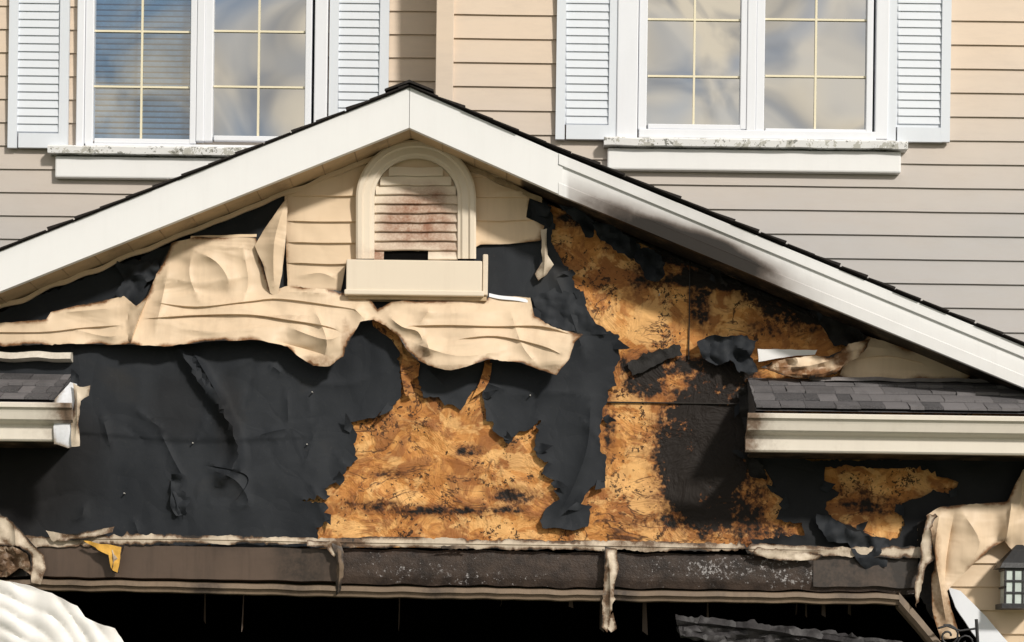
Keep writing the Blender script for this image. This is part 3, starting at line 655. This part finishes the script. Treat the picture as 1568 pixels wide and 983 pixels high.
# ---------------------------------------------------------------- garage header
hw=blob([(640,875,60,14,.8),(740,885,60,12,.6),(1140,870,110,16,1.1),(1200,885,60,12,1.05),(560,870,40,16,.4)])
rail('garage_header_left',[(-250,832),(60,832),(300,836),(524,840)],[(0,-.05),(-.005,-.075),(-.18,-.075),(-.185,-.05),(-.2,.12),(0,.12)],-.05,M_brown,charf=blob([(300,850,200,10,.5),(0,860,60,40,1.2),(470,860,50,40,.5)]),wob=2)
ob=rail('garage_header_charred',[(520,840),(1050,848),(1300,852),(1405,856)],[(0,-.045),(-.03,-.060),(-.07,-.062),(-.10,-.062),(-.13,-.062),(-.15,-.06),(-.19,-.05),(-.2,.12),(0,.12)],-.05,M_hdr,wob=4,step=7)
a=ob.data.attributes['tone']; vals=[]
for vtx in ob.data.vertices:
    D=vtx.co.y+CD; px=784+((vtx.co.x*R_[0]+(vtx.co.z-CH)*R_[1]))*F/D; py=491.5+SH-((vtx.co.x*U_[0]+(vtx.co.z-CH)*U_[1]))*F/D
    vals.append(hw(px,py))
a.data.foreach_set('value',vals)
rail('header_corner_right',[(1245,850),(1405,852)],[(0,-.06),(-.17,-.075),(-.17,.1),(0,.1)],-.05,M_brown,charf=lambda x,y:.45,wob=3)
rail('header_bottom_trim',[(-250,884),(200,889),(520,897),(900,903),(1375,909)],[(0,-.07),(-.006,-.11),(-.030,-.115),(-.036,-.095),(-.058,-.09),(-.060,.0),(0,.0)],-.07,M_lip,charf=lambda x,y:.15+.6*max(0,fb(x,0,70,5)),wob=2,step=8)
rail('header_bottom_trim_corner',[(1375,905),(1400,935),(1450,995),(1500,1060)],[(0,-.07),(-.006,-.11),(-.055,-.115),(-.085,-.09),(-.085,.0),(0,.0)],-.07,M_lip,charf=lambda x,y:.2,wob=2,step=8)
T=[(-60,814),(30,818),(80,822),(150,820),(260,818),(430,822),(520,824),(600,822),(760,826),(900,828),(960,828),(1050,831),(1160,833),(1290,838),(1410,838),(1412,856),(1290,852),(1150,850),(1145,842),(1060,844),(960,843),(880,842),(790,842),(700,839),(640,838),(540,838),(440,833),(300,833),(180,834),(80,838),(-60,836)]
sheet('header_top_trim',T,-.085,M_melt,spacing=4,rag=1.8,seg=4,jag=1.,nz=((50,.008),),edge=1.1,edgew=3,thick=.002,charf=lambda x,y:.12+.7*max(0,fb(x,y,45,1)),
  creases=[([(-60,826),(260,826),(520,831),(900,836),(1400,846)],4,.008,'s')])
for i,(poly,mt) in enumerate([([(926,836),(944,840),(947,870),(941,900),(938,930),(930,968),(922,960),(922,920),(925,880)],M_melt),
   ([(508,832),(524,838),(526,870),(522,905),(514,912),(516,880),(514,850)],M_lip),
   ([(165,836),(190,834),(186,850),(182,878),(170,876),(168,852),(140,840)],M_melt),
   ([(470,826),(520,830),(526,846),(512,852),(500,840),(470,836)],M_melt),
   ([(664,838),(690,842),(720,838),(700,834)],M_lip),
   ([(-60,790),(0,786),(30,808),(50,832),(66,850),(70,870),(62,895),(48,892),(46,850),(30,836),(-20,832),(-60,830)],M_melt),
   ([(70,812),(110,818),(175,806),(172,814),(130,826),(80,830)],M_melt),
   ([(1150,848),(1160,838),(1260,850),(1250,858),(1190,858)],M_melt),
   ([(930,958),(938,938),(944,962),(936,968)],M_melt)]):
    cxx=sum(p[0] for p in poly)/len(poly); y0_=min(p[1] for p in poly); y1_=max(p[1] for p in poly)
    sheet('melted_drip_%d'%(i+1),poly,-.115,mt,spacing=3.5,rag=1.3,seg=4,jag=.9,nz=((25,.02),(9,.007)),edge=1.2,edgew=3,charf=lambda x,y:.16+.8*max(0,fb(x,y,18,1)),
      creases=[([(cxx-2,y0_),(cxx+2,(y0_+y1_)/2),(cxx-1,y1_)],3,.025,'k')] if y1_-y0_>40 else [])
t=simple('insulation_foam',(.75,.42,.08),.8)
sheet('foam_blob',[(128,828),(160,832),(186,838),(180,876),(172,874),(166,850),(150,842)],-.14,t,spacing=4,rag=2,nz=((12,.02),))
crump('melted_tangle_left',[(-60,838),(20,836),(44,850),(48,880),(30,870),(10,885),(-60,880)],Y=-.12,amp=.05,sc=14,mat=M_melt,charf=lambda x,y:.6)
# ---------------------------------------------------------------- right pier: siding wall, drape, lantern
sheet('pier_siding',[(1405,800),(1900,790),(1900,1010),(1560,1010),(1500,960),(1456,905),(1405,880)],-.02,M_side,spacing=10,rag=.5,nz=((80,.01),),
  creases=[([(1400,y),(1650,y+2),(1900,y+5)],16,.016,'s') for y in (862,898,934,970)])
a=P(1560,985,0); b=P(1830,985,0); m=MB(); m.box(a.x,b.x,-.02,.15,0,a.z+.05); m.obj('pier_wall',M_side)
a=P(-260,860,0); b=P(-40,985,0); m=MB(); m.box(a.x,b.x,-.03,.15,0,a.z); m.obj('pier_wall_left',M_side)
sheet('door_casing_right',[(1452,900),(1470,905),(1510,945),(1548,990),(1600,1060),(1560,1060),(1500,985),(1462,930)],-.06,M_frame,spacing=8,rag=.6,thick=.02)
crump('void_behind_drape',[(1405,800),(1424,795),(1440,850),(1450,905),(1440,960),(1425,945),(1405,900)],Y=-.04,amp=.01,mat=M_coal)
R1=[(1418,788),(1440,776),(1500,771),(1542,768),(1552,748),(1566,720),(1620,690),(1620,850),(1556,848),(1538,828),(1515,842),(1492,862),(1462,892),(1450,905),(1456,930),(1470,975),(1440,980),(1428,935),(1426,890),(1432,850),(1424,815)]
sheet('melted_siding_curtain',R1,-.12,M_vin,spacing=5,rag=1.,seg=5,jag=.5,nz=((60,.03),((22,60),.025),(15,.003)),
  creases=[([(1440,780),(1432,840),(1440,900),(1450,960)],6,.05,'k'),([(1460,790),(1450,850),(1446,900)],6,-.03,'k'),([(1550,760),(1545,800),(1540,830)],6,.05,'k'),([(1470,780),(1500,830),(1480,870)],14,.03,'k'),([(1568,720),(1560,790)],8,.04,'k')],edge=.9,edgew=4,
  charf=blob([(1425,850,14,60,.4),(1440,930,20,40,.35)]))
crump('melted_vinyl_edge',[(1410,832),(1420,790),(1432,786),(1426,830),(1432,856),(1418,870),(1412,900),(1404,930),(1400,900),(1408,862)],Y=-.14,amp=.03,sc=18,mat=M_melt,edge=1.,edgew=3)
def ribs(x,y):
    u=math.hypot((x+20),(y-1030)*1.1); return .05+.10*max(0,1-(max(0,x)/190)**2)+.014*(abs(math.sin(u/8.5+2*fb(x,y,60,1))))
sheet('melted_pillar_cladding',[(-120,886),(0,888),(40,896),(80,908),(118,928),(130,945),(150,955),(176,962),(190,985),(200,1030),(190,1120),(150,1250),(120,1500),(-120,1500)],-.30,M_wpl,spacing=4.,rag=1.,seg=5,func=ribs,nz=((50,.04),(20,.008)),edge=.2,thick=.004)
m=MB()
for x,y in [(295,678),(478,600),(470,680),(812,605),(190,755),(1010,450)]:
    c=P(x,y,-.05); r=.0035
    ring=[(c.x+r*math.cos(k*.785),c.y,c.z+r*math.sin(k*.785)) for k in range(8)]
    back=[(p[0],p[1]+.055,p[2]) for p in ring]
    m.add(ring+back,[tuple(range(8))]+[(k,(k+1)%8,8+(k+1)%8,8+k) for k in range(8)])
m.obj('nail_heads',M_nail)
# ---------------------------------------------------------------- garage interior
a=P(-180,900,.12); b=P(1700,900,.12); m=MB(); x0,x1=a.x,b.x; zc=a.z+.25
m.add([(x0,.12,0),(x1,.12,0),(x1,.12,zc),(x0,.12,zc),(x0,6,0),(x1,6,0),(x1,6,zc),(x0,6,zc)],[(4,5,6,7),(1,2,6,5),(2,3,7,6),(3,0,4,7)])
for i in range(8):
    xx=x0+.5+i*.62; m.box(xx,xx+.04,5.8,5.9,0,zc)
m.obj('garage_interior',M_void)
m=MB(); rr=random.Random(5)
for i in range(12):
    c=P(rr.uniform(230,1350),905,.1); yy=rr.uniform(.15,.9); l=rr.uniform(.05,.25); w=rr.uniform(.002,.008)
    m.add([(c.x-w,yy,c.z+.1),(c.x+w,yy,c.z+.1),(c.x+w+rr.uniform(-.02,.02),yy-.02,c.z-l),(c.x-w,yy-.01,c.z-l*.9)],[(0,1,2,3)])
m.obj('hanging_burnt_strips',M_brown,solid=.003)
m=MB(); zc2=P(0,700,0).z
for s_ in (-1,1):
    xx=P(-255,800,0).x if s_<0 else P(1825,800,0).x
    m.box(min(xx,xx+.1*s_),max(xx,xx+.1*s_),0.01,1.3,0,zc2)
m.obj('garage_side_walls',M_up)
beam=empty('charred_beam')
sheet('rafter',[(1036,944),(1100,950),(1180,958),(1262,968),(1330,978),(1400,990),(1400,1030),(1280,1010),(1120,990),(1040,975)],-.05,simple('ash_grey_char',(.05,.046,.048),.6,.4,12,.8,1),spacing=4,rag=3,jag=.8,nz=((60,.03),((30,9),.05),(8,.012)),parent=beam,thick=.03,creases=[([(1036,950),(1180,966),(1400,1000)],5,.04,'s')])
a=P(1340,1010,0); m=MB(); m.box(a.x-.05,a.x+.05,-.05,.07,0,a.z); m.obj('rafter_prop',M_coal,parent=beam)
# ---------------------------------------------------------------- lantern
lan=empty('wall_lantern'); m=MB()
Yl=-.22; X0,X1=1538,1592
for x in (X0,X0+13,X0+27,X0+41,X1-4):
    m.pbox(x,872,x+3.4,926,Yl,Yl+.012); m.pbox(x,872,x+3.4,926,Yl+.13,Yl+.142)
for y in (870,888,906,924): m.pbox(X0,y,X1,y+3.2,Yl-.002,Yl+.010)
m.pbox(X0-4,924,X1+4,932,Yl-.01,Yl+.15); 
for yy in (870,897,924): 
    m.pbox(X0,yy,X0+3.2,yy+3.2,Yl+.0,Yl+.14)
c=P((X0+X1)/2,870,Yl); hwid=(X1-X0+10)*.0035/2
for (k,z0,z1,s0,s1) in ((0,0,.03,1.1,.95),(1,.03,.10,.95,.4),(2,.10,.13,.4,.15)):
    yc=Yl+.07; v=[(c.x+sx*hwid*s,yc+sy*.08*s,c.z+z) for z,s in ((z0,s0),(z1,s1)) for sx,sy in ((-1,-1),(1,-1),(1,1),(-1,1))]
    m.add(v,[(0,1,5,4),(1,2,6,5),(2,3,7,6),(3,0,4,7),(4,5,6,7),(3,2,1,0)])
m.box(c.x-.02,c.x+.02,Yl+.14,-.02,c.z-.02,c.z+.02)
m.obj('lantern_frame',M_iron,parent=lan,bevel=.0015)
m=MB(); m.pbox(X0+2,874,X1-2,924,Yl+.006,Yl+.135); m.obj('lantern_glass',simple('frosted_glass',(.62,.70,.66),.25,.5,8,.3,.1),parent=lan)
br=empty('iron_scroll_bracket')
def tube(name,pts,r,mat,parent):
    cu=bpy.data.curves.new(name,'CURVE'); cu.dimensions='3D'; cu.bevel_depth=r; cu.bevel_resolution=2
    sp_=cu.splines.new('POLY'); sp_.points.add(len(pts)-1)
    for i,p in enumerate(pts): sp_.points[i].co=(*p,1)
    cu.materials.append(mat); o=bpy.data.objects.new(name,cu); S.collection.objects.link(o); o.parent=parent
Yb=-.18
tube('bar',[P(1495,948,Yb),P(1498,1000,Yb),P(1500,1080,Yb),P(1560,1080,-.02)],.009,M_iron,br)
tube('scroll',[P(1452+ (4+.95*k)*math.cos(k*.55),974-(4+.95*k)*math.sin(k*.55),Yb) for k in range(16)],.006,M_iron,br)
tube('top_rail',[P(1436,962,Yb),P(1450,958,Yb),P(1470,966,Yb),P(1497,962,Yb)],.006,M_iron,br)
tube('lower_scroll',[P(1480+ (3+.8*k)*math.cos(k*.55+2),985-(3+.8*k)*math.sin(k*.55+2),Yb) for k in range(16)],.005,M_iron,br)
# ---------------------------------------------------------------- ground
mkobj('ground',[(-600,-600,0),(600,-600,0),(600,600,0),(-600,600,0)],[(0,1,2,3)],M_grass,parent=None)
mkobj('driveway',[(-2.8,-14,.004),(2.9,-14,.004),(2.9,.1,.004),(-2.8,.1,.004)],[(0,1,2,3)],M_conc,parent=None)
# ---------------------------------------------------------------- light
az=math.radians(34); el=math.radians(31)
sd=Vector((math.sin(az)*math.cos(el),-math.cos(az)*math.cos(el),math.sin(el)))
L=bpy.data.lights.new('sun','SUN'); L.energy=3.3; L.angle=math.radians(5); L.color=(1,.95,.87)
lo=bpy.data.objects.new('sun',L); S.collection.objects.link(lo); lo.rotation_euler=sd.to_track_quat('Z','Y').to_euler(); lo.location=(5,-10,15)
W=bpy.data.worlds.new("World"); S.world=W; W.use_nodes=True; n=W.node_tree.nodes; l=W.node_tree.links
bg=n['Background']; sky=n.new('ShaderNodeTexSky'); sky.sky_type='NISHITA'; sky.sun_disc=False; sky.sun_elevation=el; sky.sun_rotation=math.pi-az
tc=n.new('ShaderNodeTexCoord'); mp=n.new('ShaderNodeMapping'); mp.inputs['Scale'].default_value=(1,1,1.3); nz=n.new('ShaderNodeTexNoise'); nz.inputs['Scale'].default_value=8; nz.inputs['Detail'].default_value=3; nz.inputs['Distortion'].default_value=.3
l.new(tc.outputs['Generated'],mp.inputs[0]); l.new(mp.outputs[0],nz.inputs[0])
rp=n.new('ShaderNodeValToRGB'); e=rp.color_ramp.elements; e[0].position=.38; e[0].color=(0,0,0,1); e[1].position=.54; e[1].color=(1,1,1,1); l.new(nz.outputs['Fac'],rp.inputs[0])
nz2=n.new('ShaderNodeTexNoise'); nz2.inputs['Scale'].default_value=20; nz2.inputs['Detail'].default_value=4; nz2.inputs['Distortion'].default_value=.5; l.new(mp.outputs[0],nz2.inputs[0])
rp2=n.new('ShaderNodeValToRGB'); e=rp2.color_ramp.elements; e[0].position=.40; e[0].color=(3.4,3.6,4.0,1); e[1].position=.60; e[1].color=(12.,10.6,8.4,1); l.new(nz2.outputs['Fac'],rp2.inputs[0])
mx=n.new('ShaderNodeMix'); mx.data_type='RGBA'; l.new(rp.outputs[0],mx.inputs[0]); l.new(sky.outputs[0],mx.inputs[6]); l.new(rp2.outputs[0],mx.inputs[7])
l.new(mx.outputs[2],bg.inputs[0]); bg.inputs[1].default_value=.095
